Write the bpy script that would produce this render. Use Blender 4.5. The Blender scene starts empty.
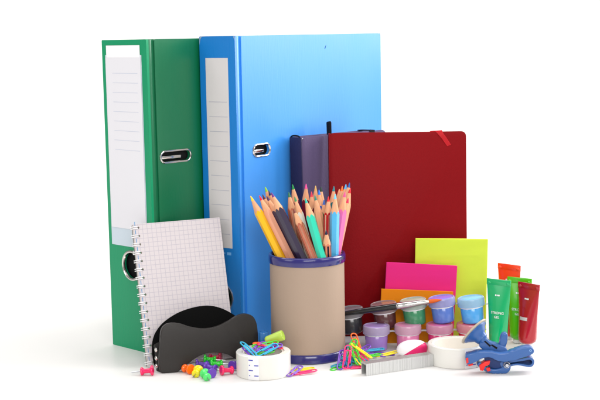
import bpy, bmesh, math, random
from mathutils import Vector, Matrix
S = 0.01                      # everything below is written in centimetres
random.seed(7)
scene = bpy.context.scene
COL = scene.collection
PI = math.pi
R = math.radians

# ------------------------------------------------------------------ camera
FOC, HC, DC = 1270.0, 33.0, 130.0
p_ = math.atan(165 / FOC); rho = 0.018
cp, sp, cr, sr = math.cos(p_), math.sin(p_), math.cos(rho), math.sin(rho)
c_r = Vector((cr, -sr * sp, -sr * cp)); c_u = Vector((sr, cr * sp, cr * cp)); c_f = Vector((0, cp, -sp))
CAM = Vector((0, -DC, HC))

def ray(u, v):
    return c_f + c_r * ((u - 300) / FOC) + c_u * ((200 - v) / FOC)
def G(u, v, z=0.0):           # point at height z
    d = ray(u, v); return CAM + d * ((z - HC) / d.z)
def P(u, v, y):               # point at depth y
    d = ray(u, v); return CAM + d * ((y + DC) / d.y)
def hit(u, v, m, axis):       # where a line of sight meets a local plane axis=0 of matrix m -> local coords
    inv = m.inverted(); o = inv @ CAM; d = inv.to_3x3() @ ray(u, v)
    return o + d * (-o[axis] / d[axis])

cam = bpy.data.cameras.new('camera'); co = bpy.data.objects.new('camera', cam); COL.objects.link(co)
m = Matrix.Identity(4)
for i in range(3):
    m[i][0], m[i][1], m[i][2], m[i][3] = c_r[i], c_u[i], -c_f[i], CAM[i] * S
co.matrix_world = m
cam.sensor_width = 36; cam.lens = 36 * FOC / 600
cam.clip_start = 0.05; cam.clip_end = 60
scene.camera = co

# ------------------------------------------------------------------ materials
def lin(c):
    return tuple((x / 255 / 12.92) if x / 255 <= .04045 else ((x / 255 + .055) / 1.055) ** 2.4 for x in c) + (1,)

def mat(name, rgb, rough=.5, spec=.5, metal=0, coat=0, trans=0, bump=0, bscale=400, var=0, vscale=40, sss=0, stretch=None, ior=1.45, rvar=0):
    M_ = bpy.data.materials.new(name); M_.use_nodes = True
    nt = M_.node_tree; b = nt.nodes['Principled BSDF']
    b.inputs['Base Color'].default_value = lin(rgb)
    b.inputs['Roughness'].default_value = rough
    b.inputs['Specular IOR Level'].default_value = spec
    b.inputs['Metallic'].default_value = metal
    b.inputs['Coat Weight'].default_value = coat
    b.inputs['Coat Roughness'].default_value = .12
    b.inputs['Transmission Weight'].default_value = trans
    b.inputs['IOR'].default_value = ior
    if sss:
        b.inputs['Subsurface Weight'].default_value = sss
        b.inputs['Subsurface Radius'].default_value = (.004, .004, .004)
    tc = nt.nodes.new('ShaderNodeTexCoord'); src = tc.outputs['Object']
    if stretch:
        mp = nt.nodes.new('ShaderNodeMapping'); mp.inputs['Scale'].default_value = stretch
        nt.links.new(src, mp.inputs['Vector']); src = mp.outputs['Vector']
    if var or rvar:
        n = nt.nodes.new('ShaderNodeTexNoise'); n.inputs['Scale'].default_value = vscale; n.inputs['Detail'].default_value = 5
        nt.links.new(src, n.inputs['Vector'])
    if var:
        mx = nt.nodes.new('ShaderNodeMix'); mx.data_type = 'RGBA'
        base = lin(rgb)
        mx.inputs['A'].default_value = tuple(x * (1 - var) for x in base[:3]) + (1,)
        mx.inputs['B'].default_value = tuple(min(1, x * (1 + var)) for x in base[:3]) + (1,)
        nt.links.new(n.outputs['Fac'], mx.inputs['Factor']); nt.links.new(mx.outputs['Result'], b.inputs['Base Color'])
    if rvar:
        mr = nt.nodes.new('ShaderNodeMapRange'); mr.inputs['To Min'].default_value = max(0, rough - rvar); mr.inputs['To Max'].default_value = rough + rvar
        nt.links.new(n.outputs['Fac'], mr.inputs['Value']); nt.links.new(mr.outputs['Result'], b.inputs['Roughness'])
    if bump:
        n2 = nt.nodes.new('ShaderNodeTexNoise'); n2.inputs['Scale'].default_value = bscale; n2.inputs['Detail'].default_value = 4
        nt.links.new(src, n2.inputs['Vector'])
        bp = nt.nodes.new('ShaderNodeBump'); bp.inputs['Strength'].default_value = bump; bp.inputs['Distance'].default_value = .0006
        nt.links.new(n2.outputs['Fac'], bp.inputs['Height']); nt.links.new(bp.outputs['Normal'], b.inputs['Normal'])
    return M_

def ruled(name, paper, line, pitch_x, pitch_z, w, rough=.7, ox=0, oz=0):
    """paper with printed lines: pitch in cm along local x and z (0 = none)"""
    M_ = mat(name, paper, rough, .3, bump=.08, bscale=900)
    nt = M_.node_tree; b = nt.nodes['Principled BSDF']
    tc = nt.nodes.new('ShaderNodeTexCoord'); sx = nt.nodes.new('ShaderNodeSeparateXYZ'); nt.links.new(tc.outputs['Object'], sx.inputs[0])
    fac = None
    for out, pitch, off in (('X', pitch_x, ox), ('Z', pitch_z, oz)):
        if not pitch: continue
        a = nt.nodes.new('ShaderNodeMath'); a.operation = 'MULTIPLY_ADD'; a.inputs[1].default_value = 1 / (pitch * S); a.inputs[2].default_value = 100 + off
        nt.links.new(sx.outputs[out], a.inputs[0])
        f = nt.nodes.new('ShaderNodeMath'); f.operation = 'FRACT'; nt.links.new(a.outputs[0], f.inputs[0])
        l = nt.nodes.new('ShaderNodeMath'); l.operation = 'LESS_THAN'; l.inputs[1].default_value = w / pitch; nt.links.new(f.outputs[0], l.inputs[0])
        if fac:
            x = nt.nodes.new('ShaderNodeMath'); x.operation = 'MAXIMUM'; nt.links.new(fac, x.inputs[0]); nt.links.new(l.outputs[0], x.inputs[1]); fac = x.outputs[0]
        else: fac = l.outputs[0]
    mx = nt.nodes.new('ShaderNodeMix'); mx.data_type = 'RGBA'; mx.inputs['A'].default_value = lin(paper); mx.inputs['B'].default_value = lin(line)
    nt.links.new(fac, mx.inputs['Factor']); nt.links.new(mx.outputs['Result'], b.inputs['Base Color'])
    return M_

_pl = {}
def plastic(rgb, rough=.3, coat=.25, sss=0):
    k = (rgb, rough)
    if k not in _pl: _pl[k] = mat('plastic', rgb, rough, .5, coat=coat, bump=.03, bscale=300, sss=sss, rvar=.06, vscale=120)
    return _pl[k]
chrome = mat('polished_metal', (215, 210, 205), .16, .5, 1, rvar=.06, vscale=90)
steel = mat('steel', (185, 186, 190), .3, .5, 1, bump=.05, bscale=600)
dark = mat('dark_interior', (16, 16, 18), .7, .2)
wood = mat('pencil_wood', (216, 158, 120), .62, .3, bump=.4, bscale=120, var=.34, vscale=60, stretch=(6, 6, 1))
paper_white = mat('white_paper', (236, 234, 237), .7, .3, bump=.05, bscale=700)
page_edge = mat('page_edges', (226, 220, 208), .8, .2, bump=.6, bscale=300, stretch=(.2, 8, .2))

# ------------------------------------------------------------------ mesh helpers
def sharp(me, ang=35):
    for p in me.polygons: p.use_smooth = True
    me.set_sharp_from_angle(angle=R(ang))
def mesh_obj(name, bm, material, parent=None, ang=35, mtx=None):
    bmesh.ops.recalc_face_normals(bm, faces=bm.faces[:])
    if mtx is not None: bm.transform(mtx)
    bm.transform(Matrix.Scale(S, 4))
    me = bpy.data.meshes.new(name); bm.to_mesh(me); bm.free(); sharp(me, ang)
    me.materials.append(material)
    o = bpy.data.objects.new(name, me); COL.objects.link(o)
    if parent: o.parent = parent
    return o
def props(o, label=None, cat=None, group=None, kind=None):
    if label: o['label'] = label
    if cat: o['category'] = cat
    if group: o['group'] = group
    if kind: o['kind'] = kind
    return o
def thing(name, label, cat, mtx, group=None):
    o = bpy.data.objects.new(name, None); COL.objects.link(o); o.empty_display_size = .01
    mm = mtx.copy(); mm.translation = mm.translation * S
    o.matrix_world = mm
    return props(o, label, cat, group)
def frame(origin, x, y=None, z=None):
    """matrix from origin and axes (x given, one of y / z given)"""
    x = Vector(x).normalized()
    if z is not None:
        z = Vector(z); z = (z - x * z.dot(x)).normalized(); y = z.cross(x)
    else:
        y = Vector(y); y = (y - x * y.dot(x)).normalized(); z = x.cross(y)
    mm = Matrix.Identity(4)
    for i in range(3): mm[i][0], mm[i][1], mm[i][2], mm[i][3] = x[i], y[i], z[i], origin[i]
    return mm
def turn(loc, rz=0): return Matrix.Translation(loc) @ Matrix.Rotation(rz, 4, 'Z')

def box(bm, lo, hi, bev=0, seg=2):
    r = bmesh.ops.create_cube(bm, size=1)
    c = [(a + b) / 2 for a, b in zip(lo, hi)]; d = [b - a for a, b in zip(lo, hi)]
    for v in r['verts']: v.co = Vector((v.co.x * d[0] + c[0], v.co.y * d[1] + c[1], v.co.z * d[2] + c[2]))
    if bev:
        es = list({e for v in r['verts'] for e in v.link_edges})
        bmesh.ops.bevel(bm, geom=es, offset=bev, segments=seg, affect='EDGES', profile=.5)
    return bm
def lathe(bm, prof, seg=40, mtx=None, cap=True):
    rings = []
    for r, z in prof:
        if r < 1e-5: rings.append([bm.verts.new((0, 0, z))])
        else: rings.append([bm.verts.new((r * math.cos(2 * PI * i / seg), r * math.sin(2 * PI * i / seg), z)) for i in range(seg)])
    for a, b in zip(rings, rings[1:]):
        for i in range(seg):
            j = (i + 1) % seg
            if len(a) == 1 and len(b) == 1: continue
            if len(a) == 1: bm.faces.new((a[0], b[i], b[j]))
            elif len(b) == 1: bm.faces.new((a[i], a[j], b[0]))
            else: bm.faces.new((a[i], a[j], b[j], b[i]))
    if mtx is not None:
        for ring in rings:
            for v in ring: v.co = mtx @ v.co
    return bm
def tube(bm, pts, r, seg=8, closed=False, flat=1.0):
    pts = [Vector(q) for q in pts]; n = len(pts); rings = []
    prev = None
    for i, q in enumerate(pts):
        if closed: t = (pts[(i + 1) % n] - pts[i - 1]).normalized()
        else: t = (pts[min(i + 1, n - 1)] - pts[max(i - 1, 0)]).normalized()
        if prev is None:
            a = Vector((0, 0, 1)) if abs(t.z) < .9 else Vector((1, 0, 0))
            nx = t.cross(a).normalized()
        else: nx = (prev - t * prev.dot(t)).normalized()
        prev = nx; ny = t.cross(nx)
        rr = r[i] if isinstance(r, (list, tuple)) else r
        rings.append([bm.verts.new(q + nx * rr * math.cos(2 * PI * k / seg) + ny * rr * flat * math.sin(2 * PI * k / seg)) for k in range(seg)])
    for i in range(n if closed else n - 1):
        a, b = rings[i], rings[(i + 1) % n]
        for k in range(seg):
            j = (k + 1) % seg; bm.faces.new((a[k], a[j], b[j], b[k]))
    if not closed:
        bm.faces.new(rings[0][::-1]); bm.faces.new(rings[-1])
    return bm
def crom(pts, n=6, closed=True):
    pts = [Vector((q[0], q[1])) for q in pts]; out = []; N = len(pts)
    for i in range(N if closed else N - 1):
        if closed: a, b, c, d = pts[i - 1], pts[i], pts[(i + 1) % N], pts[(i + 2) % N]
        else: a, b, c, d = pts[max(i - 1, 0)], pts[i], pts[i + 1], pts[min(i + 2, N - 1)]
        for k in range(n):
            t = k / n
            out.append(.5 * ((2 * b) + (c - a) * t + (2 * a - 5 * b + 4 * c - d) * t * t + (3 * b - a - 3 * c + d) * t ** 3))
    if not closed: out.append(pts[-1])
    return out
def rrect(x0, z0, x1, z1, r, n=6):
    o = []
    for cx, cz, a in ((x1 - r, z0 + r, -90), (x1 - r, z1 - r, 0), (x0 + r, z1 - r, 90), (x0 + r, z0 + r, 180)):
        for k in range(n + 1): o.append((cx + r * math.cos(R(a + 90 * k / n)), cz + r * math.sin(R(a + 90 * k / n))))
    return o
def stadium(cx, cz, w, h, n=12): return rrect(cx - w / 2, cz - h / 2, cx + w / 2, cz + h / 2, min(w, h) / 2 - 1e-3, n)
def plate(bm, outer, holes, y0, y1):
    """plate in local x-z between y0 and y1, holes cut through"""
    es = []
    for loop in [outer] + holes:
        vs = [bm.verts.new((q[0], y0, q[1])) for q in loop]
        es += [bm.edges.new((vs[i], vs[(i + 1) % len(vs)])) for i in range(len(vs))]
    bmesh.ops.triangle_fill(bm, use_beauty=True, use_dissolve=False, edges=es)
    r = bmesh.ops.extrude_face_region(bm, geom=bm.faces[:])
    for g in r['geom']:
        if isinstance(g, bmesh.types.BMVert): g.co.y += y1 - y0
    return bm
def prism(bm, outline, y0, y1, bev=0, seg=3):
    vs = [bm.verts.new((q[0], y0, q[1])) for q in outline]
    f = bm.faces.new(vs)
    r = bmesh.ops.extrude_face_region(bm, geom=[f])
    nv = [g for g in r['geom'] if isinstance(g, bmesh.types.BMVert)]
    for v in nv: v.co.y += y1 - y0
    if bev:
        nf = [g for g in r['geom'] if isinstance(g, bmesh.types.BMFace)]
        es = set(f.edges)
        for q in nf: es |= set(q.edges)
        bmesh.ops.bevel(bm, geom=list(es), offset=bev, segments=seg, affect='EDGES', profile=.5, clamp_overlap=True)
    return bm
B = bmesh.new

# ------------------------------------------------------------------ backdrop (white studio sweep)
def backdrop():
    bm = B(); prof = [(-300, 0), (-100, 0), (120, 0)]
    for k in range(1, 13):
        a = R(90 * k / 12); prof.append((120 + 140 * math.sin(a), 140 * (1 - math.cos(a))))
    prof.append((260, 420))
    rows = [[bm.verts.new((x, y, z)) for x in (-450, -150, 0, 150, 450)] for y, z in prof]
    for a, b in zip(rows, rows[1:]):
        for i in range(4): bm.faces.new((a[i], a[i + 1], b[i + 1], b[i]))
    w = mat('white_sweep', (217, 215, 213), .42, .25, bump=.02, bscale=60)
    o = mesh_obj('ground', bm, w, ang=80); props(o, kind='structure')
backdrop()

# ------------------------------------------------------------------ lever arch files
def lever_file(label, org, ang, w, L, h, cols, lab, slot, ring, has_pocket):
    """local x = along the cover, local y = along the spine"""
    mtx = turn(org, R(ang)); t = thing('lever_arch_file', label, 'file folder', mtx)
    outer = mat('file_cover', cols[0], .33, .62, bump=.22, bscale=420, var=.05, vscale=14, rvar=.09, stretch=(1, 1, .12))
    spm = mat('file_spine', cols[1], .36, .45, bump=.2, bscale=420, stretch=(1, 1, .12), var=.04, vscale=25)  # spine and cover tones differ to paint in the light on each
    # --- spine board, local x 0..0.3 , outline in (y,z); plate() works in x-z so rotate it
    rot = Matrix(((0, 1, 0, 0), (1, 0, 0, 0), (0, 0, 1, 0), (0, 0, 0, 1)))
    rl = hit(ring[0], ring[1], mtx, 0)
    bm = B(); hole = [(rl.y + 1.45 * math.cos(2 * PI * k / 32), rl.z + 1.45 * math.sin(2 * PI * k / 32)) for k in range(32)]
    plate(bm, rrect(0, 0, w, h, .12, 3), [hole], 0, .3)
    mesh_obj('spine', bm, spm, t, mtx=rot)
    bm = B(); tube(bm, [(-.03, rl.y + 1.5 * math.cos(2 * PI * k / 40), rl.z + 1.5 * math.sin(2 * PI * k / 40)) for k in range(40)], .17, 8, True, 1)
    mesh_obj('finger_ring', bm, chrome, t)
    # --- visible cover, recessed hinge groove then board with slot
    bm = B(); box(bm, (.3, .1, .02), (.75, .3, h - .02), .05); box(bm, (.75, .2, .02), (1.05, .34, h - .02)); mesh_obj('hinge', bm, outer, t)
    s = hit(slot[0], slot[1], mtx, 1); sw, sh = slot[2], slot[3]
    bm = B(); plate(bm, rrect(1.05, 0, L, h, .25, 4), [stadium(s.x, s.z, sw - .2, sh - .2)], 0, .3)
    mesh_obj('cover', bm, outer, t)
    bm = B(); tube(bm, [(q[0], -.03, q[1]) for q in stadium(s.x, s.z, sw, sh, 10)], .11, 8, True); e = mesh_obj('slot_eyelet', bm, chrome, t)
    bm = B(); box(bm, (s.x - sw / 2 + .15, .12, s.z - .28), (s.x + sw * .22, .42, s.z + .1), .09, 3); mesh_obj('clamp_tongue', bm, chrome, t)
    # far cover and inside
    bm = B(); box(bm, (.75, w - .3, 0), (L, w, h), .08); mesh_obj('cover', bm, outer, t)
    bm = B(); box(bm, (.32, w - .3, .02), (.75, w - .1, h - .02)); mesh_obj('hinge', bm, outer, t)
    bm = B(); box(bm, (1.0, .44, .3), (L - .4, .5, h - .3)); box(bm, (1.0, w - .38, .3), (L - .4, w - .33, h - .3)); box(bm, (.5, .5, .3), (.56, w - .4, h - .3))
    mesh_obj('shade_lining', bm, dark, t)  # lining blackened to put shade behind the cut holes
    bm = B()                     # arch mechanism on the far cover
    box(bm, (L - 17, w - .55, 12), (L - 9, w - .38, 16.5), .05)
    for z in (13, 15.5):
        tube(bm, [(L - 10 - 5 * math.sin(R(a)) * .55, w - .5 - (w - 1.2) * math.sin(R(a)), z) for a in range(0, 181, 15)], .16, 8)
    mesh_obj('arch_mechanism', bm, steel, t)
    # --- label on the spine
    y0, z0, y1, z1 = lab
    lm = mat('label_paper', (218, 217, 222), .7, .3, bump=.05, bscale=700); ln = mat('pale_line', (188, 192, 208), .7)
    def lines(x, ya, yb, zs, wd=.045, ln=ln):
        bm = B()
        for z in zs:
            j = random.uniform(-.06, .06); box(bm, (x - .006, ya + j, z), (x, yb + j, z + wd))
        mesh_obj('printed_lines', bm, ln, t)
    sh_ = B()
    if has_pocket:
        # loose paper title strip that pokes out of a clear pocket
        bm = B(); box(bm, (-.05, y0 + .1, z0 + 1.9), (-.03, y1 - .22, z1)); pp = mesh_obj('title_card', bm, paper_white, t)
        bm = B(); box(bm, (-.085, y0 - .02, z0 + 1.9), (-.06, y1 - .1, z1 - 1.25)); mesh_obj('spine_label', bm, lm, t)
        lines(-.086, y0 + .55, y1 - 1.15, [z1 - 2.9 - 1.0 * k for k in range(9)])
        clear = mat('clear_film', (222, 234, 244), .25, .5, trans=.3, ior=1.2)
        bm = B(); box(bm, (-.03, y0 - .12, z0), (-.012, y1, z1 - 1.0)); mesh_obj('label_pocket', bm, clear, t)
        sh_.free()
    else:
        bm = B(); box(bm, (-.03, y0, z0), (-.004, y1, z1)); lab_o = mesh_obj('spine_label', bm, mat('shaded_label_paper', (202, 197, 198), .7, .3, bump=.05, bscale=700), t)  # label greyed to put the green file's shade into its colour
        lines(-.031, y0 + .25, y1 - .3, [z1 - 4.6 - 1.55 * k for k in range(10)], .06, mat('grey_line', (168, 166, 178), .7))
        box(sh_, (-.012, y0 + .2, z0 - .75), (-.004, y0 + .75, z0 - .45)); box(sh_, (-.012, y0 + 1.0, z0 - .65), (-.004, y0 + 1.9, z0 - .5))
        for pts in ([(-.008, .02, h - .5), (-.008, .16, h - .12), (-.008, .1, h - .02), (-.008, .02, h - .1)], [(-.008, w - .05, h - .25), (-.008, w - .4, h - .04), (-.008, w - .8, h - .01), (-.008, w - .1, h - .02)], [(L - .7, -.008, h - .02), (L - .1, -.008, h - .1), (L - .06, -.008, h - .5), (L - .2, -.008, h - .12)], [(-.008, w - .02, h - .9), (-.008, w - .16, h - .3), (-.008, w - .3, h - .1), (-.008, w - .04, h - .2)], [(.02, -.004, h - .3), (.28, .09, h - .35), (.3, .09, h - .03), (.04, -.004, h - .02)]):
            bm = B(); bm.faces.new([bm.verts.new(q) for q in pts]); bmesh.ops.solidify(bm, geom=bm.faces[:], thickness=.006)
            mesh_obj('worn_corner', bm, mat('bare_board', (190, 208, 222), .8, var=.2, vscale=200), t)
        bm = B(); bm.faces.new([bm.verts.new(q) for q in ((16.2, -.006, h - 1.7), (16.45, -.006, h - 1.55), (16.6, -.006, h - 1.2), (16.4, -.006, h - 1.35))]); bmesh.ops.solidify(bm, geom=bm.faces[:], thickness=.005)
        mesh_obj('scuff', bm, mat('scuffed_film', (24, 96, 170), .8), t)
        mesh_obj('printed_mark', sh_, mat('pale_print', (110, 170, 225), .5), t)
    return mtx

gn = G(156.5, 355.5)
gm = turn(gn, R(45.7))
a = hit(146.6, 229, gm, 0); b = hit(105, 45.5, gm, 0); c = hit(138.5, 100, gm, 0); d = hit(113, 244, gm, 0)
g_lab = (.95, d.z, b.y, b.z)
lever_file('green lever arch file with a white spine label, standing left of the blue one', gn, 45.7, 7.4, 28.4, 32.85,
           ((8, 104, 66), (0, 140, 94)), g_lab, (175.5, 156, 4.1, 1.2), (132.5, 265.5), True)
bn = P(242.2, 351.2, 1.6); bn.z = 0
bm_ = turn(bn, R(54.2))
a = hit(205.5, 58, bm_, 0); d = hit(231.5, 248.5, bm_, 0); c = hit(227.8, 58, bm_, 0)
lever_file('blue lever arch file, the tallest folder, standing behind the pencil pot', bn, 54.2, 4.75, 28.2, 33.05,
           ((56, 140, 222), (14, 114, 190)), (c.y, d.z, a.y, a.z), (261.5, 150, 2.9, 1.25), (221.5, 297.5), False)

# ------------------------------------------------------------------ notebooks
def notebook(name, label, mtx, w, h, th, rgb, radius, spine_rgb=None):
    t = thing(name, label, 'notebook', mtx)
    cm = mat('leatherette', rgb, .55, .12, bump=.4, bscale=420, var=.12, vscale=10, rvar=.09)
    cv = .16
    def outl(inset=0): return [(-0, 0)] and rrect(0 + inset, 0 + inset, w - inset, h - inset, radius - inset if radius > inset + .05 else .05, 6)
    for nm, ya, yb in (('front_cover', 0, cv), ('back_cover', th - cv, th)):
        bm = B(); prism(bm, outl(), ya, yb, .05, 2); mesh_obj(nm, bm, cm, t)
    bm = B(); box(bm, (-.1, .03, .02), (.12, th - .03, h - .02), .06, 2)
    mesh_obj('spine', bm, mat('leatherette_spine', spine_rgb, .5, .35, bump=.35, bscale=520) if spine_rgb else cm, t)
    bm = B(); prism(bm, outl(.28), cv, th - cv); mesh_obj('page_block', bm, page_edge, t)
    return t
# purple, standing with its spine towards the left
pn = P(307.5, 300, 6.9); pn.z = 0
px = Vector((math.cos(R(43)), math.sin(R(43)), 0))
ptop = P(304.3, 137, 7.5)
pm = frame(pn, px, z=(ptop - pn))
ph = (ptop - pn).length
pt = notebook('hardcover_notebook', 'dark purple notebook with a black pen loop, half hidden behind the red notebook', pm, 13.4, ph, 1.9, (84, 72, 104), .75, (44, 38, 72))
black_el = mat('black_elastic', (22, 20, 26), .75, .2, bump=.4, bscale=900)
bm = B(); box(bm, (10.6, -.07, -.01), (11.4, -.003, ph + .08)); box(bm, (10.6, -.003, ph + .01), (11.4, 1.95, ph + .09)); mesh_obj('elastic_band', bm, black_el, pt)
lp = hit(335.5, 134, pm, 1)
bm = B(); tube(bm, [(lp.x, 1.0, ph - 1.2), (lp.x, 1.0, ph + .5), (lp.x, 1.0, ph + 1.25), (lp.x + .01, 1.02, ph + 1.38)], [.36, .36, .37, .3], 12, False, .45)
mesh_obj('pen_loop', bm, black_el, pt)
bm = B(); tube(bm, [(-.02 + .0 * k, 1.0 + .7 * math.cos(R(a)), ph - .05 + .2 * math.sin(R(a))) for k, a in enumerate(range(0, 181, 15))], .09, 6)
mesh_obj('head_band', bm, black_el, pt)
# red, leaning back
ra = P(329.5, 133, 8.3); rb = P(464.8, 131, 8.9)
rbot = P(333, 336, 6.6); rbot.z = 0
rx = (rb - ra); rw = rx.length + .15
rm = frame(rbot, rx, z=(ra - rbot))
rbot2 = ra - rm.col[2].to_3d() * ((ra.z) / rm.col[2].z); rm.translation = rbot2
rh = (ra - rbot2).length
rm.translation = rbot2 - Vector((0, 0, rx.normalized().z * 0))
rt = notebook('hardcover_notebook', 'large dark red notebook with a bright red ribbon at its top corner', rm, rw, rh, 1.3, (124, 4, 12), .55)
ribbon = mat('red_ribbon', (226, 22, 38), .45, .4, bump=.3, bscale=700)
q0 = hit(439, 132, rm, 1); q1 = hit(450, 146, rm, 1)
bm = B()
path = [(q0.x - .55, .7, rh - .2), (q0.x - .5, .55, rh + .06), (q0.x - .2, .1, rh + .09), (q0.x - .05, -.05, rh + .02), (q0.x + .2, -.1, rh - .35), (q0.x + .55, -.09, rh - .8), (q1.x - .1, -.06, q1.z)]
vs = []
for k, q in enumerate(path):
    wd = (.8, .8, .8, .72, .55, .5, .46)[k]
    vs.append((bm.verts.new((q[0] - wd / 2, q[1], q[2])), bm.verts.new((q[0] + wd / 2, q[1], q[2] + (.12 if k > 2 else 0)))))
for a_, b_ in zip(vs, vs[1:]): bm.faces.new((a_[0], a_[1], b_[1], b_[0]))
bmesh.ops.solidify(bm, geom=bm.faces[:], thickness=.035)
mesh_obj('ribbon_bookmark', bm, ribbon, rt, ang=60)

# ------------------------------------------------------------------ sticky note pads
def pad(label, tl, tr, yb, yt, rgb, th):
    A = P(tl[0], tl[1], yt); Bp = P(tr[0], tr[1], yt + .15)
    bot = Vector((A.x + .02, yb, 0)); mm = frame(bot, Bp - A, z=A - bot)
    h = (A - bot).length; w = (Bp - A).length
    mm.translation = A - mm.col[2].to_3d() * (A.z / mm.col[2].z) * (1 + 0 * w); h = (A - mm.translation).length
    t = thing('sticky_note_pad', label, 'sticky notes', mm, 'sticky note pads leaning on the red notebook')
    pm_ = mat('neon_paper', rgb, .75, .2, bump=.05, bscale=500)
    bm = B(); nl = 7
    for k in range(nl):           # a few visible leaves, each a hair out of line
        y = th * k / nl; j = random.uniform(-.03, .03) if k else 0
        box(bm, (j, y + .006, .02 if k else 0), (w + j, y + th / nl, h + (random.uniform(-.03, 0) if k else 0)))
    mesh_obj('note_leaves', bm, mat('neon_paper_edge', tuple(int(x * .97) for x in rgb), .75, .2), t)
    bm = B(); n = 12; top = [[], []]
    for k in range(n + 1):        # the first leaf lifts a little towards its free lower edge
        z = h * k / n; y = -.012 - .10 * (1 - k / n) ** 2
        top[0].append(bm.verts.new((0, y, z + .005))); top[1].append(bm.verts.new((w, y - .015 * (1 - k / n), z + .005)))
    for k in range(n): bm.faces.new((top[0][k], top[1][k], top[1][k + 1], top[0][k + 1]))
    bmesh.ops.solidify(bm, geom=bm.faces[:], thickness=.012)
    mesh_obj('top_leaf', bm, pm_, t, ang=60)
pad('tall lime yellow note pad, the rearmost and highest of the three pads', (416, 238.5), (488, 239.3), 5.5, 6.0, (243, 255, 98), .5)
pad('hot pink note pad standing between the lime yellow and the orange pad', (387, 262.5), (457.3, 266), 4.3, 4.9, (255, 62, 165), .5)
pad('low orange note pad behind the paint pots, frontmost of the three pads', (381.8, 289), (453.3, 291.8), 3.3, 3.9, (255, 172, 34), .5)

# ------------------------------------------------------------------ spiral notepad
nTL, nTR, nBL = P(131.3, 224.5, -1.3), P(218.3, 217.5, 1.6), G(148, 368)
nm_ = frame(nBL, nTR - nTL, z=nTL - nBL)
nw, nh = (nTR - nTL).length, (nTL - nBL).length
t = thing('spiral_notepad', 'small spiral notepad of squared paper leaning on the green file', 'notepad', nm_)
grid = ruled('squared_paper', (200, 192, 194), (178, 171, 180), .47, .47, .05)
NR = 17; hz = [nh * (k + .55) / NR for k in range(NR)]
hol = [[(.52 + .13 * math.cos(2 * PI * k / 14), z + .13 * math.sin(2 * PI * k / 14)) for k in range(14)] for z in hz]
bm = B(); plate(bm, rrect(0, 0, nw, nh, .1, 3), hol, 0, .03); mesh_obj('top_page', bm, grid, t)
bm = B(); plate(bm, rrect(.03, .02, nw - .02, nh - .02, .1, 3), hol, .035, .55); mesh_obj('page_block', bm, page_edge, t)
bm = B(); plate(bm, rrect(-.02, -.0, nw + .04, nh + .03, .12, 3), hol, .56, .66); mesh_obj('back_cover', bm, mat('grey_board', (120, 116, 118), .7), t)
bm = B()
for z in hz:
    for dz in (-.1, .1):
        pts = []
        for k in range(17):
            a_ = R(-8 + 330 * k / 16)
            pts.append((.17 + .38 * math.cos(a_), .3 + (-.46) * math.sin(a_), z + dz + (.02 if k > 8 else 0)))
        tube(bm, pts, .042, 6)
mesh_obj('wire_binding', bm, mat('white_coated_wire', (236, 236, 238), .3, .5, coat=.3), t)
bm = B()
for z in hz:
    box(bm, (.17, -.012, z + .2), (.24, -.002, z + .62))
mesh_obj('margin_print', bm, mat('blue_print', (84, 140, 186), .6), t)

# ------------------------------------------------------------------ pencil pot
pc = Vector((0.60, -1.25, 0)); RP = 3.93
t = thing('pencil_pot', 'round beige pencil pot with navy blue rims in the centre', 'pencil pot', turn(pc))
beige = mat('beige_card', (164, 143, 126), .6, .3, bump=.12, bscale=500, var=.04, vscale=14)
navy = mat('navy_plastic', (40, 36, 104), .16, .5, coat=.5, bump=.05, bscale=40)
ZT = 10.85
bm = B(); lathe(bm, [(RP - .1, .7), (RP - .1, ZT - .6), (RP - .22, ZT - .6), (RP - .22, .5), (0, .5), (0, .3), (RP - .3, .3), (RP - .1, .7)], 96); mesh_obj('body', bm, beige, t)
bm = B(); lathe(bm, [(RP - .12, ZT - .95), (RP + .02, ZT - .9), (RP + .05, ZT - .72), (RP + .05, ZT - .25), (RP - .02, ZT - .06), (RP - .16, ZT), (RP - .33, ZT - .06), (RP - .38, ZT - .25), (RP - .38, ZT - .9), (RP - .12, ZT - .95)], 96); mesh_obj('rim', bm, navy, t, ang=60)
bm = B(); lathe(bm, [(0, 0), (RP - .02, 0), (RP + .08, .08), (RP + .08, .8), (RP + .0, .92), (RP - .14, .95), (RP - .14, .4), (0, .28)], 96); mesh_obj('base_ring', bm, navy, t, ang=50)
bm = B()
a_ = R(-31); sx_, sy_ = (RP + .085) * math.cos(a_), (RP + .085) * math.sin(a_)
box(bm, (-.035, -.1, .06), (.035, .1, .84), .02); box(bm, (-.02, .22, .1), (.015, .27, .8), .005)
mesh_obj('rim_seam', bm, mat('seam_highlight', (196, 194, 214), .35), t, mtx=Matrix.Translation((sx_, sy_, 0)) @ Matrix.Rotation(a_, 4, 'Z'))  # seam coloured pale to paint in its highlight
bm = B(); lathe(bm, [(RP - .4, ZT - .4), (RP - .42, .6), (0, .55)], 64); mesh_obj('lining', bm, dark, t)

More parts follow.
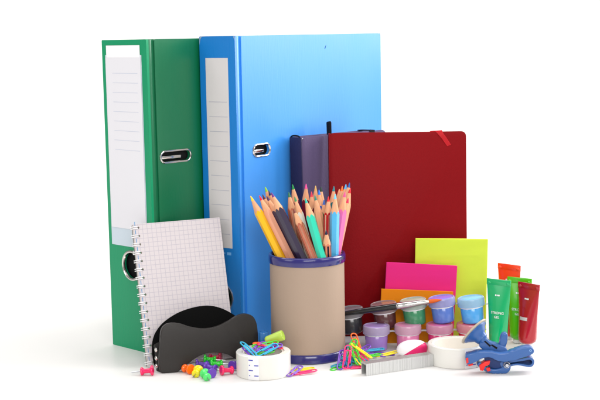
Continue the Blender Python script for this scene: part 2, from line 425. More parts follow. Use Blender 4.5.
# ------------------------------------------------------------------ coloured pencils
def pencil(label, tip, depth, base, body, lead, r=.45, L=17.6, stripes=None, cone=.215, blunt=.05):
    """tip: pixel of the point seen in the photograph, depth: y of the point, base: x,y on the pot floor"""
    T = P(tip[0], tip[1], depth)
    Cr = P(base[0], 254, base[1]); lim = RP - .4 - r
    dx_ = max(-lim + .01, min(lim - .01, Cr.x - pc.x)); my = math.sqrt(lim * lim - dx_ * dx_)
    yr = max(pc.y - my, min(pc.y + my, base[1])); Cr = P(base[0], 254, yr); Cr.x = pc.x + dx_
    if Cr.z < ZT - .1: Cr.z = ZT - .1
    d0 = (Cr - T).normalized(); s_ = (Cr - T).length; Bs = Cr
    while s_ < L:                      # run down inside the pot until the end meets floor or wall
        s_ += .1; q = T + d0 * s_
        if q.z < .8 or math.hypot(q.x - pc.x, q.y - pc.y) > lim + .02 and q.z < ZT - .6: break
        Bs = q
    Ln = (T - Bs).length; z = -d0
    xx = z.cross(Vector((0, 1, 0))).normalized(); mm = frame(Bs, xx, z=z)
    mm = mm @ Matrix.Rotation(random.uniform(0, 1.05), 4, 'Z')
    t = thing('coloured_pencil', label, 'pencil', mm, 'coloured pencils standing in the pencil pot')
    bm = B(); n = 48; bot = []; top = []; api = r * math.cos(PI / 6)
    def rad(a): return api / math.cos(((a + PI / 6) % (PI / 3)) - PI / 6)
    def ctop(a): return Ln - rad(a) / cone
    for k in range(n):
        a_ = 2 * PI * k / n; q = rad(a_)
        bot.append(bm.verts.new((q * math.cos(a_), q * math.sin(a_), 0))); top.append(bm.verts.new((q * math.cos(a_), q * math.sin(a_), ctop(a_))))
    for k in range(n): bm.faces.new((bot[k], bot[(k + 1) % n], top[(k + 1) % n], top[k]))
    bm.faces.new(bot[::-1])
    pm_ = wood if body == 'wood' else mat('pencil_lacquer', body, .22, .5, coat=.4, bump=.03, bscale=200)
    mesh_obj('barrel', bm, pm_, t, ang=25)
    if stripes:
        bm = B()
        for f in range(0, 6, 1):
            a_ = f * PI / 3; cx, cy = math.cos(a_), math.sin(a_); tx, ty = -cy, cx; rr = api + .012; hw = .085
            zt = Ln - api / cone - .25
            vs_ = [bm.verts.new((cx * rr + tx * s_ * hw, cy * rr + ty * s_ * hw, zz)) for s_, zz in ((-1, .2), (1, .2), (1, zt), (-1, zt))]
            bm.faces.new(vs_)
        bmesh.ops.solidify(bm, geom=bm.faces[:], thickness=.01)
        mesh_obj('painted_stripe', bm, mat('stripe_paint', stripes, .35), t)
    bm = B(); lo = []; hi = []; lr = .15; zl = Ln - lr / cone
    for k in range(n):
        a_ = 2 * PI * k / n; q = rad(a_) - .006
        lo.append(bm.verts.new((q * math.cos(a_), q * math.sin(a_), ctop(a_) - .004))); hi.append(bm.verts.new((lr * math.cos(a_), lr * math.sin(a_), zl)))
    for k in range(n): bm.faces.new((lo[k], lo[(k + 1) % n], hi[(k + 1) % n], hi[k]))
    mesh_obj('sharpened_wood', bm, wood, t, ang=60)
    bm = B(); lathe(bm, [(lr - .004, zl - .03), (lr, zl + .01), (blunt, Ln - blunt / cone), (blunt * .6, Ln - blunt / cone + .05), (0, Ln - blunt / cone + .07)], 20)
    mesh_obj('lead', bm, mat('coloured_lead', lead, .45, .4, bump=.2, bscale=400), t, ang=60)

PEN = [
 ('yellow pencil leaning furthest left over the rim', (249.8, 194.5), -1.9, (279, -2.6), (236, 178, 16), (244, 196, 10), {}),
 ('natural wood pencil with a red point beside the yellow one', (258.5, 194), -1.7, (288.5, -2.4), (214, 150, 122), (225, 30, 50), {}),
 ('wooden pencil with a maroon point behind the red pointed natural one', (261.8, 193), -.6, (289, -0.6), 'wood', (92, 24, 36), {}),
 ('pencil with a lime green point, tallest of the left bunch', (264.6, 185.2), .6, (286, 1), (52, 50, 100), (140, 190, 30), {}),
 ('navy pencil with a navy point in the left bunch', (268, 189), .1, (291, 0.2), (34, 40, 92), (28, 34, 84), {}),
 ('dark plum pencil with a two-coloured purple and orange point', (270.6, 191), -2.1, (300.5, -3.6), (48, 38, 62), (106, 44, 120), {'r': .48}),
 ('very dark violet pencil between the natural one and the plum one', (266, 194.5), -1.3, (295, -2.0), (60, 36, 66), (70, 40, 90), {}),
 ('pencil with a bright green point behind the pale grey one', (292.2, 182.8), 1.0, (303, 1.4), (120, 26, 56), (26, 140, 66), {}),
 ('salmon pencil with a dull green point left of the pale grey one', (288.4, 190.5), .2, (299, 0.4), (206, 118, 88), (52, 120, 84), {'stripes': (226, 170, 140)}),
 ('pale grey pencil with its wood freshly sharpened', (294.2, 195), -1.0, (309.5, -1.8), (206, 204, 190), (60, 140, 84), {}),
 ('copper brown pencil with long pale stripes, leaning left', (292.6, 207), -2.5, (311.5, -4.0), (176, 92, 68), (120, 60, 50), {'stripes': (222, 160, 130)}),
 ('mint turquoise pencil leaning left at the front of the pot', (304.8, 196.6), -2.7, (321, -4.1), (44, 196, 164), (30, 176, 156), {'r': .48}),
 ('maroon pencil with a bright pink point', (306.1, 182.2), 1.3, (305, 1.7), (110, 22, 52), (232, 80, 150), {}),
 ('natural wood pencil with a teal point right of the mint one', (314.6, 193.6), -1.2, (325, -1.6), 'wood', (24, 130, 116), {}),
 ('wooden pencil with a pale tan point at the back of the pot', (315.6, 184), 1.7, (315, 2), 'wood', (214, 170, 100), {}),
 ('dark red pencil with a pinkish red point behind the mint one', (311.4, 190), .8, (313, 1), (120, 20, 36), (226, 60, 80), {}),
 ('bright blue pencil with a blue point at the back', (318.9, 188), .4, (322, 0.4), (18, 92, 190), (30, 120, 224), {}),
 ('wooden pencil with a blackish green point', (321, 185), 1.6, (322, 1.9), 'wood', (24, 56, 44), {}),
 ('thin green pencil with a small blue point beside the red striped one', (324.1, 198), .0, (322.5, -0.2), (56, 110, 56), (40, 100, 190), {'r': .36}),
 ('red pencil with pale stripes and a red point', (328.4, 194.8), -1.4, (327.5, -2.2), (184, 22, 28), (214, 30, 40), {'stripes': (226, 176, 150)}),
 ('dark teal pencil with a teal point at the back', (334, 184.6), 1.2, (330, 1.4), (24, 110, 116), (36, 130, 140), {}),
 ('sky blue pencil standing almost upright at the front', (335.3, 192.2), -2.4, (334.3, -4.0), (70, 168, 216), (110, 196, 236), {'r': .48}),
 ('wooden pencil with an orange point in the right bunch', (342.4, 184.4), .9, (335, 1.0), 'wood', (238, 110, 30), {}),
 ('wooden pencil with a light blue point in the right bunch', (346.2, 182.6), .6, (336, 0.4), (222, 130, 110), (80, 170, 226), {}),
 ('pencil with a dark blue point at the far right', (349.9, 181), .2, (338, 0), (24, 66, 140), (36, 78, 150), {}),
 ('wooden pencil with a red point at the far right', (350.8, 186.5), -.3, (340, -0.8), 'wood', (208, 24, 44), {}),
 ('pink pencil leaning right at the right edge of the pot', (345.2, 190.2), -1.5, (338.8, -2.6), (232, 104, 164), (232, 80, 140), {'r': .48}),
 ('peach coloured pencil with a crimson point leaning furthest right', (348.6, 196.5), -.9, (342, -1.8), (226, 150, 128), (214, 30, 84), {}),
 ('short stub of a pencil striped in navy and copper at the front rim', (326.1, 229), -4.2, (327.3, -4.3), (198, 112, 78), (24, 24, 60), {'stripes': (44, 46, 96), 'cone': .26}),
 ('orange wood pencil with a peach point at the back right', (339.5, 187.5), 1.4, (331, 1.6), (206, 110, 70), (226, 150, 110), {}),
]
for l, tip, y, base, body, lead, kw in PEN: pencil(l, tip, y, base, body, lead, **kw)

# ------------------------------------------------------------------ paint pot strips
lidmat = mat('translucent_lid', (240, 240, 244), .26, .5, trans=.62, ior=1.2, coat=.2, bump=.05, bscale=80)
white_reflection = mat('white_reflection', (238, 238, 242), .2, .5, coat=.4)
clearpl = mat('frosted_plastic', (226, 226, 230), .28, .5, trans=.55, ior=1.3)
def strip(label, pots, group):
    """pots: list of (pixel x, pixel y of the pot's bottom front, depth y of centre, paint, lid)"""
    pts = []
    for u, v, y, z, pa, li in pots:
        q = P(u, v, y); pts.append((Vector((q.x, y, z)), pa, li))
    org = Vector((pts[0][0].x, pts[0][0].y, min(q[0].z for q in pts)))
    t = thing('paint_pot_strip', label, 'paint pots', turn(org), group)
    tilt = math.atan2(pts[-1][0].z - pts[0][0].z, pts[-1][0].x - pts[0][0].x)
    for c_, pa, li in pts:
        mm = Matrix.Translation(c_ - org) @ Matrix.Rotation(-tilt, 4, 'Y')
        bm = B(); lathe(bm, [(0, 0), (1.0, 0), (1.1, .06), (1.14, .2), (1.21, 1.86), (1.17, 1.9), (0, 1.9)], 48, mm)
        cup = mesh_obj('pot', bm, mat('paint_in_clear_pot', pa, .2, .5, coat=.6, bump=.04, bscale=90, var=.1, vscale=60), t, ang=50)
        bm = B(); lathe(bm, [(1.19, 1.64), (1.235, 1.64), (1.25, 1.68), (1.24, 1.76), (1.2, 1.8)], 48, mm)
        mesh_obj('reflection_band', bm, white_reflection, cup, ang=60)  # opaque white ring stands in for the reflection under the lid
        pale = tuple(int(x * .56 + 238 * .44) for x in li)
        bm = B(); lathe(bm, [(1.24, 1.9), (1.30, 1.78), (1.41, 1.79), (1.43, 1.86), (1.41, 2.52), (1.37, 2.62), (1.29, 2.66), (1.22, 2.64), (1.2, 2.58), (0, 2.58), (0, 1.92), (1.24, 1.9)], 56, mm)
        lid = mesh_obj('lid', bm, mat('frosted_lid', pale, .24, .5, trans=.4, ior=1.25, coat=.4, bump=.05, bscale=80), t, ang=40)
        bm = B(); lathe(bm, [(0, 2.585), (1.205, 2.585), (1.21, 2.61), (1.17, 2.625), (0, 2.615)], 48, mm)
        mesh_obj('lid_top', bm, mat('tinted_lid_top', tuple(int(x * .95 + 236 * .05) for x in li), .22, .5, coat=.5, bump=.06, bscale=50, var=.1, vscale=50), lid)
    def link_(pts_):
        bm = B(); tube(bm, pts_, .34, 8, False, .22); mesh_obj('connecting_strip', bm, clearpl, t, ang=60)
    for (a_, _, _), (b_, _, _) in zip(pts, pts[1:]):
        d_ = (b_ - a_).normalized(); s_ = a_ + d_ * 1.3 - org + Vector((0, 0, 1.95)); e_ = b_ - d_ * 1.3 - org + Vector((0, 0, 1.95))
        link_([s_, (s_ + e_) / 2 + Vector((0, 0, .03)), e_])
    d_ = (pts[-1][0] - pts[-2][0]).normalized(); s_ = pts[-1][0] - org + Vector((0, 0, 1.95))
    link_([s_ + d_ * 1.3, s_ + d_ * 1.68])
    return pts
LZ = 0.0
low = strip('lower strip of lavender, pink, magenta and red paint pots standing on the ground',
  [(376.5, 350, .55, 0, (152, 118, 190), (176, 146, 214)), (408, 350, .62, 0, (212, 120, 166), (226, 140, 186)),
   (439.5, 350, .7, 0, (200, 44, 108), (222, 104, 158)), (470, 350, .78, 0, (204, 30, 52), (228, 90, 112))], 'strips of paint pots')
up = strip('upper strip of black, brown, green and blue paint pots stacked on the lower one',
  [(352.5, 325, 3.0, 1.35, (50, 50, 54), (110, 108, 114)), (386, 322, 2.45, 1.95, (88, 46, 48), (130, 96, 98)), (415.5, 318, 1.9, 2.4, (58, 136, 94), (150, 180, 166)),
   (444, 317, 1.35, 2.72, (84, 116, 194), (112, 118, 214)), (473.2, 316, .95, 2.72, (76, 158, 222), (110, 184, 242))], 'strips of paint pots')

# ------------------------------------------------------------------ paint brush
b0 = P(338, 314.5, 1.75 - .7); b1 = P(442, 299.8, -.32)
ax = (b1 - b0); bl = ax.length
bmx = frame(b0, ax.cross(Vector((0, 1, 0))), z=ax)
t = thing('paint_brush', 'thin paint brush with a black handle lying across the paint pots', 'brush', bmx)
bm = B(); lathe(bm, [(0, 0), (.14, .03), (.22, .4), (.31, 2.5), (.34, bl * .5), (.33, bl * .57), (0, bl * .575)], 24); mesh_obj('handle', bm, mat('black_lacquer', (18, 17, 18), .22, .5, coat=.4), t, ang=60)
bm = B(); lathe(bm, [(.33, bl * .565), (.36, bl * .57), (.36, bl * .6), (.33, bl * .605), (.35, bl * .625), (.33, bl * .645), (.345, bl * .66), (.32, bl * .68), (.24, bl * .85), (.2, bl * .875), (0, bl * .88)], 24); mesh_obj('ferrule', bm, mat('bright_ferrule', (190, 188, 186), .2, .5, 1), t, ang=60)
bm = B(); lathe(bm, [(.19, bl * .86), (.22, bl * .9), (.17, bl * .95), (.02, bl), (0, bl)], 20); mesh_obj('bristles', bm, mat('orange_bristles', (206, 92, 34), .55, .3, bump=.6, bscale=200, stretch=(10, 10, .6)), t, ang=60)

# ------------------------------------------------------------------ tubes
def text_mesh(body, size, material, parent, mtx, name='lettering', bend=None):
    cu = bpy.data.curves.new('lettering', 'FONT'); cu.body = body; cu.size = size * S; cu.align_x = 'CENTER'; cu.extrude = .0001
    o = bpy.data.objects.new('lettering', cu); COL.objects.link(o)
    dg = bpy.context.evaluated_depsgraph_get(); me = bpy.data.meshes.new_from_object(o.evaluated_get(dg))
    bpy.data.objects.remove(o)
    mm = mtx.copy(); mm.translation = mm.translation * S
    me.transform(mm)
    if bend:
        for v in me.vertices: v.co.y += S * bend(v.co.x / S, v.co.z / S)
    me.materials.clear(); me.materials.append(material)
    o = bpy.data.objects.new(name, me); COL.objects.link(o); o.parent = parent; return o
white_ink = mat('white_ink', (240, 240, 240), .5)
def paint_tube(label, bot, y, top, wt, rgb, rz, lean, lines, bar=False, cap_rgb=(240, 240, 240)):
    A = P(bot[0], bot[1], y); A.z = 0; T = P(top[0], top[1], y + .25)
    h = T.z
    x = Vector((math.cos(rz), math.sin(rz), 0)); mm = frame(A, x, z=(T - A))
    t = thing('paint_tube', label, 'tube', mm, 'tubes standing on their caps')
    h = (T - A).length
    bm = B(); seg = 40; rows = []; n = 20; z0 = .6; wb = wt * .335
    for k in range(n + 1):
        f = k / n; z = z0 + (h - .62 - z0) * f
        rx_ = (wb * .98) * (1 - f) + (wt / 2) * f; ry_ = (wb * .98) * (1 - f ** 1.25) + .05
        if k == 0: rx_ *= .93; ry_ *= .93
        rows.append([bm.verts.new((rx_ * math.cos(2 * PI * i / seg), ry_ * math.sin(2 * PI * i / seg) + .02 * math.sin(5 * f + 3 * i) * f * (1 - f), z)) for i in range(seg)])
    rows.insert(0, [bm.verts.new((.55 * wb * math.cos(2 * PI * i / seg), .55 * wb * math.sin(2 * PI * i / seg), z0 - .25)) for i in range(seg)])
    for a_, b_ in zip(rows, rows[1:]):
        for i in range(seg): bm.faces.new((a_[i], a_[(i + 1) % seg], b_[(i + 1) % seg], b_[i]))
    bm.faces.new(rows[0][::-1]); bm.faces.new(rows[-1])
    mt = mat('tube_film', rgb, .2, .5, coat=.5, bump=.25, bscale=38, var=.05, vscale=30, stretch=(2, 2, .6))
    mesh_obj('body', bm, mt, t, ang=50)
    bm = B(); box(bm, (-wt / 2, -.075, h - .64), (wt / 2, .075, h), .03)
    for s_ in (-1, 1):
        lathe(bm, [(.16, -.04), (.155, .0), (.12, .06), (.06, .09), (0, .1)], 20, Matrix.Translation((s_ * (wt / 2 - .3), -.07, h - .42)) @ Matrix.Rotation(PI / 2, 4, 'X') @ Matrix.Scale(1.35, 4, (1, 0, 0)))
    mesh_obj('crimped_end', bm, mt, t)
    bm = B(); lathe(bm, [(0, 0), (wb * .62, 0), (wb * .66, .08), (wb * .6, .36), (wb * .5, .4), (0, .4)], 32); mesh_obj('screw_cap', bm, plastic(cap_rgb, .35), t, ang=40)
    def yfront(z): f = (z - z0) / (h - .62 - z0); return -((wb * .98) * (1 - f ** 1.25) + .05) - .015
    def upright(z, dx=0):
        f1 = yfront(z + .2); f0 = yfront(z - .2); sl = math.atan2(f1 - f0, .4)
        return Matrix.Translation((dx, yfront(z) - .012, z)) @ Matrix.Rotation(PI / 2 - sl, 4, 'X')
    def bend(x, z):
        f = (z - z0) / (h - .62 - z0); rx_ = wb * .98 * (1 - f) + wt / 2 * f; ry_ = wb * .98 * (1 - f ** 1.25) + .05
        return ry_ * (1 - math.sqrt(max(.05, 1 - (x / rx_) ** 2)))
    zt = h - 1.75
    bm = B()
    for dx, wd in ((-.2, .16), (-.02, .1), (.16, .17)):
        b2 = B(); prism(b2, rrect(-wd / 2, -.08, wd / 2, .08, .045, 3), 0, .012)
        b2.transform(upright(zt + .1, dx) @ Matrix.Rotation(-PI / 2, 4, 'X'))
        me_ = bpy.data.meshes.new('x'); b2.to_mesh(me_); b2.free(); bm.from_mesh(me_); bpy.data.meshes.remove(me_)
    for v in bm.verts: v.co.y += bend(v.co.x, v.co.z)
    mesh_obj('printed_emblem', bm, white_ink, t)
    for k, (s_, sz, z) in enumerate(lines): text_mesh(s_, sz, white_ink, t, upright(z, .12), bend=bend)
    if bar:
        bm = B(); n_ = 10; z = h - 3.9
        va = [(bm.verts.new((x_, -math.sqrt(max(0, 1 - (x_ / wb) ** 2)) * -(yfront(zz)) if False else yfront(zz) * math.sqrt(max(.05, 1 - (x_ / (wb * 1.08)) ** 2)) - .02, zz)), ) for x_ in [(-.92 + 1.35 * k / n_) * wb for k in range(n_ + 1)] for zz in (z, z + .34)]
        for k in range(n_): bm.faces.new((va[2 * k][0], va[2 * k + 2][0], va[2 * k + 3][0], va[2 * k + 1][0]))
        bmesh.ops.solidify(bm, geom=bm.faces[:], thickness=.01)
        mesh_obj('printed_bar', bm, white_ink, t)
paint_tube('glossy emerald green tube, the nearest left of the four', (498.2, 345), -.2, (496.6, 279.2), 2.8, (0, 164, 96), R(-38), 0, [('STRONG', .36, 3.85), ('GEL', .34, 3.42)])
paint_tube('dark red tube with a white printed bar, furthest right of the four', (527.2, 345), .7, (527.9, 283), 2.85, (166, 14, 32), R(-50), 0, [], True)
paint_tube('bright lime green tube standing behind the dark red one', (518.5, 338), 2.6, (519, 277.5), 2.8, (84, 184, 14), R(-34), 0, [('STRONG', .38, 3.5), ('GEL', .36, 3.05)])
paint_tube('orange tube at the back, the tallest of the four', (508.5, 332), 4.4, (507.2, 264), 2.9, (246, 62, 4), R(-44), 0, [])

# ------------------------------------------------------------------ rolls of tape
tape_w = mat('translucent_tape', (236, 234, 228), .24, .5, coat=.4, sss=.5, trans=.18, ior=1.3, bump=.1, bscale=500, stretch=(.3, .3, 6))
core_w = mat('tape_core', (232, 226, 216), .5, .4)
ink = mat('blue_ink', (70, 72, 170), .6)
def tape(label, c_, r, ri, h, a0):
    t = thing('tape_roll', label, 'tape', turn(c_), 'rolls of white tape')
    bm = B(); lathe(bm, [(ri + .22, .0), (r - .06, 0), (r, .06), (r, h - .06), (r - .06, h), (ri + .22, h), (ri + .22, 0)], 96); mesh_obj('tape', bm, tape_w, t, ang=40)
    bm = B(); lathe(bm, [(ri, .08), (ri + .2, .08), (ri + .2, h - .1), (ri, h - .1), (ri, .08)], 72); mesh_obj('core', bm, core_w, t, ang=40)
    # loose tape end with printed dashes
    bm = B(); n = 10; rr = r + .014; va = []
    for k in range(n + 1):
        a_ = a0 + .42 * k / n; va.append((bm.verts.new((rr * math.cos(a_), rr * math.sin(a_), .03)), bm.verts.new((rr * math.cos(a_), rr * math.sin(a_), h - .02))))
    for k in range(n): bm.faces.new((va[k][0], va[k + 1][0], va[k + 1][1], va[k][1]))
    mesh_obj('end_tab', bm, mat('tab_film', (226, 225, 226), .4), t, ang=60)
    bm = B(); rr = r + .022
    for k in range(4):
        z = h * (.2 + .22 * k)
        for (s0, s1) in (((.10, .2), (.58, .96)) if k % 2 == 0 else ((.06, .48),)):
            va = [(bm.verts.new((rr * math.cos(a0 + .42 * (s0 + (s1 - s0) * j / 3)), rr * math.sin(a0 + .42 * (s0 + (s1 - s0) * j / 3)), z - .05)),
                   bm.verts.new((rr * math.cos(a0 + .42 * (s0 + (s1 - s0) * j / 3)), rr * math.sin(a0 + .42 * (s0 + (s1 - s0) * j / 3)), z + .05))) for j in range(4)]
            for j in range(3): bm.faces.new((va[j][0], va[j + 1][0], va[j + 1][1], va[j][1]))
    mesh_obj('printed_dashes', bm, ink, t)
tf = G(263, 381); tl_c = Vector((tf.x, tf.y + 2.72, 0))
tape('roll of white tape on the left, its centre filled with paper clips', tl_c, 2.68, 1.85, 2.3, R(-122))
tf2 = G(461, 369.5); tr_c = Vector((tf2.x, tf2.y + 2.95, 0))
tape('empty roll of white tape on the right, beside the blue clamp', tr_c, 2.95, 2.35, 2.0, R(-82))

# ------------------------------------------------------------------ paper clips
def clip_points():
    pts = [(.75, -.31)]
    def arc(cx, cy, r, a0, a1, n=9):
        for k in range(n + 1):
            a_ = R(a0 + (a1 - a0) * k / n); pts.append((cx + r * math.cos(a_), cy + r * math.sin(a_)))
    arc(2.35, .02, .33, -90, 90); arc(.36, .09, .26, 90, 270); arc(1.95, .03, .2, -90, 90); pts.append((.95, .23))
    return [(x - 1.3, y, 0) for x, y in pts]
bm = B(); q = clip_points(); q = [(x, y, .05 * math.sin(x)) for x, y, z in q]; tube(bm, q, .07, 8)
clip_proto = mesh_obj('paper_clip', bm, plastic((200, 200, 200)), ang=60); clip_mesh = clip_proto.data; bpy.data.objects.remove(clip_proto)
CC = {'purple': (112, 58, 180), 'pink': (236, 40, 110), 'cyan': (20, 160, 196), 'green': (66, 200, 40), 'yellow': (236, 214, 20), 'orange': (248, 104, 20), 'red': (222, 26, 60)}
_cm = {}
def clip(colour, label, loc, yaw, pitch=0, roll=0, group='loose paper clips by the pot'):
    if colour not in _cm:
        me = clip_mesh.copy(); me.materials.clear(); me.materials.append(plastic(CC[colour], .28, .3)); _cm[colour] = me
    o = bpy.data.objects.new('paper_clip', _cm[colour]); COL.objects.link(o)
    o.rotation_euler = (Matrix.Rotation(R(yaw), 3, 'Z') @ Matrix.Rotation(R(-pitch), 3, 'Y') @ Matrix.Rotation(R(roll), 3, 'X')).to_euler()
    o.location = Vector(loc) * S
    return props(o, colour + ' ' + label, 'paper clip', group)
def gclip(colour, label, u, v, z, yaw, pitch=0, roll=0, group='heap of paper clips beside the pot'):
    clip(colour, label, G(u, v, z), yaw, pitch, roll, group)
# three lying between the tape and the pot
g3 = 'three paper clips on the ground between tape and pot'
gclip('yellow', 'paper clip lying under the two in front of the pot base', 300.5, 369.5, .08, 8, 0, 0, g3)
gclip('purple', 'paper clip propped against the tape roll beside the pot', 294.5, 371.5, .32, 62, 7, 4, g3)
gclip('pink', 'paper clip lying flat in front of the pot base', 303.5, 372.6, .2, 20, 2, 0, g3)
# heap right of the pot
gclip('green', 'paper clip flat on the ground at the left end of the heap', 338.2, 367.2, .08, 60)
gclip('cyan', 'paper clip lying on the leftmost green one', 342, 364, .22, 32, 4)
gclip('purple', 'paper clip standing up at the left end of the heap', 341.8, 360.5, .75, 80, 32, 8)
gclip('pink', 'paper clip lying flat along the front of the heap', 356, 367.4, .1, 6)
gclip('pink', 'paper clip standing upright in the left half of the heap', 347.3, 358, 1.1, 78, 48, 6)
gclip('cyan', 'paper clip low in the heap behind the upright pink one', 353, 360.5, .5, 150, 6)
gclip('green', 'paper clip slanting in the middle of the heap', 356, 354.5, 1.2, 112, 42)
gclip('yellow', 'paper clip slanting on top of the heap', 362.5, 351.5, 1.45, 152, 26, 12)
gclip('orange', 'paper clip standing at the top of the heap beside the pot', 357.2, 345.5, 1.3, 115, 50, 0)
gclip('pink', 'paper clip slanting under the topmost yellow one', 362.5, 356.5, .95, 140, 26)
gclip('green', 'paper clip standing at the back of the heap', 352.3, 351, 1.2, 70, 42)
gclip('cyan', 'paper clip lying across the back of the heap', 371, 350.2, .5, 3, 2)
gclip('purple', 'paper clip lying behind the staples', 374, 354.5, .3, 172, 3)
gclip('cyan', 'paper clip flat at the bottom of the heap', 364, 360.5, .25, 155, 3)
gclip('yellow', 'paper clip lying alone beside the pink and white eraser', 386.5, 354.2, .3, 22, 4)
gclip('purple', 'paper clip lying under the lone yellow one', 383, 353.6, .12, 165)
gclip('green', 'paper clip lying flat under the middle of the heap', 350, 363.5, .15, 20)
gclip('green', 'paper clip lying low at the right of the heap', 368, 356.5, .35, 10, 5)
gclip('pink', 'paper clip lying flat under the right half of the heap', 360, 362.6, .18, 172, 2)
gclip('purple', 'paper clip leaning at the middle back of the heap', 359.5, 352.5, .9, 30, 22, 10)
gclip('cyan', 'paper clip leaning steeply behind the upright green one', 349, 357, .8, 95, 34)
gclip('yellow', 'paper clip half buried at the middle of the heap', 357.5, 358.8, .75, 120, 20, 14)
gclip('purple', 'paper clip lying flat between the pot and the heap', 346, 364, .12, 110)
# in the roll of tape
g5 = 'paper clips piled in the roll of tape'
def tclip(colour, label, dx, dy, z, yaw, pitch=0, roll=0): clip(colour, label, tl_c + Vector((dx, dy, z)), yaw, pitch, roll, g5)
tclip('purple', 'paper clip lying deep inside the roll of tape', -.2, .2, 1.3, 20, 6)
tclip('green', 'paper clip deep inside the roll of tape', .4, -.5, 1.5, 150, 8)
tclip('pink', 'paper clip inside the roll of tape under the others', -.3, -.4, 1.7, 80, 6)
tclip('green', 'paper clip at the front inside the roll of tape', -.25, -.55, 2.1, 10, 8, 6)
tclip('purple', 'paper clip poking out at the left of the roll of tape', -1.25, -.9, 2.25, 118, 10, 20)
tclip('cyan', 'paper clip sticking up at the left rim of the roll of tape', -1.2, -.75, 2.55, 140, 26, 10)
tclip('green', 'paper clip on top of the pile in the roll of tape', .1, .75, 2.72, 4, 6, 14)
tclip('red', 'paper clip at the back of the pile in the roll of tape', .75, .55, 2.6, 170, 6)
tclip('purple', 'paper clip lying across the front of the pile in the tape', .55, -.2, 2.6, 14, 7, 16)
tclip('cyan', 'paper clip leaning on the front of the pile in the tape', .35, -.75, 2.5, 38, 14, 24)
tclip('purple', 'paper clip at the middle of the pile in the tape', -.5, .2, 2.55, 60, 10, 6)
tclip('orange', 'paper clip bridging the rear rim of the roll of tape', .1, 1.5, 2.66, -12, 0, 0)

# lime cap and blue cap behind the tape
def capsule(label, name, a_, b_, r, rgb):
    ax_ = b_ - a_; L_ = ax_.length; mm = frame(a_, ax_.cross(Vector((0, 1, 0))), z=ax_)
    t = thing(name, label, 'cap', mm)
    bm = B(); lathe(bm, [(0, 0), (r * .6, .02), (r * .8, .12), (r * .84, .3), (r, L_ * .75), (r * 1.02, L_ - .1), (r * .95, L_), (r * .8, L_ + .02), (r * .78, L_ - .05), (0, L_ - .06)], 36)
    mesh_obj('shell', bm, plastic(rgb, .35, .3, .2), t, ang=40)
    bm = B(); lathe(bm, [(r * .28, L_ - .058), (r * .28, L_ - .02), (0, L_ - .02)], 20); mesh_obj('moulding_dot', bm, plastic(rgb, .35, .3, .2), t)
lc = tl_c + Vector((.55, 2.15, 2.85))
capsule('pale lime plastic pen cap lying on the back of the left tape roll', 'pen_cap', tl_c + Vector((.2, 2.25, 2.72)), tl_c + Vector((1.95, 1.85, 3.38)), .52, (176, 204, 78))
bc = tl_c + Vector((-.05, 3.55, 0))
capsule('blue plastic pen cap standing behind the left tape roll', 'pen_cap', Vector((bc.x, bc.y, 0)), Vector((bc.x + .02, bc.y, 3.35)), .5, (34, 104, 168))

# ------------------------------------------------------------------ push pins
PIN_H = .5
def pin_parts():
    bm = B(); lathe(bm, [(0, 0), (.46, 0), (.5, .05), (.5, .17), (.44, .24), (.27, .3), (.235, .45), (.225, .75), (.25, .95), (.36, 1.02), (.4, 1.08), (.4, 1.2), (.36, 1.25), (0, 1.26)], 32)
    h_ = mesh_obj('head', bm, plastic((200, 200, 200)), ang=50)
    bm = B(); lathe(bm, [(.055, 1.24), (.055, 2.1), (.0, 2.35)], 10); n_ = mesh_obj('needle', bm, steel)
    a_, b_ = h_.data, n_.data; bpy.data.objects.remove(h_); bpy.data.objects.remove(n_); return a_, b_
pin_h, pin_n = pin_parts(); _pm = {}
PC = {'pink': (236, 30, 96), 'orange': (250, 104, 14), 'yellow': (226, 214, 16), 'purple': (96, 52, 168), 'light green': (80, 214, 108), 'green': (36, 196, 44), 'crimson': (214, 24, 80)}
def pin(colour, label, u, v, az, lift=0, up=None):
    """u, v: middle of the big disc; az: way the needle points; lies on its two discs"""
    til = math.asin(.1 / 1.1)
    if up is not None: til = -R(up)
    z0 = .5 * math.cos(til) + lift
    c_ = G(u, v, z0)
    d_ = Vector((math.cos(R(az)) * math.cos(til), math.sin(R(az)) * math.cos(til), -math.sin(til)))
    mm = frame(c_, d_.cross(Vector((0, 0, 1))), z=d_)
    t = thing('push_pin', colour + ' ' + label, 'push pin', mm, 'push pins scattered by the black pouch')
    if colour not in _pm:
        me = pin_h.copy(); me.materials.clear(); me.materials.append(plastic(PC[colour], .25, .35, .15)); _pm[colour] = me
    for nm, me in (('head', _pm[colour]), ('needle', pin_n)):
        o = bpy.data.objects.new(nm, me); COL.objects.link(o); o.parent = t
pin('pink', 'push pin lying alone left of the pouch, needle pointing left', 153.3, 370.4, 176)
pin('orange', 'push pin at the left end of the heap of pins', 191.2, 369.6, 128)
pin('yellow', 'push pin between the orange one and the light green one', 198.6, 369.6, -100)
pin('light green', 'push pin nearest the camera', 204.6, 373.2, -74)
pin('purple', 'push pin with its large end showing right of the light green one', 212.6, 373.4, 128)
pin('purple', 'push pin behind the orange and yellow ones', 195.5, 364.2, 8)
pin('green', 'push pin furthest back under the arch of the pouch', 203.6, 359.4, 6, .3)
pin('green', 'push pin lying crosswise in the middle of the heap', 209.8, 363.8, 14, .15)
pin('crimson', 'push pin at the very back under the pouch', 221.5, 357.2, 172, .1)
pin('pink', 'push pin on the right, its large end turned left', 220.8, 370.4, 22)
pin('purple', 'push pin close beside the roll of tape', 232, 366, 62)
pin('purple', 'push pin lying between the green and the pink ones', 205.5, 366.3, -30, .05)

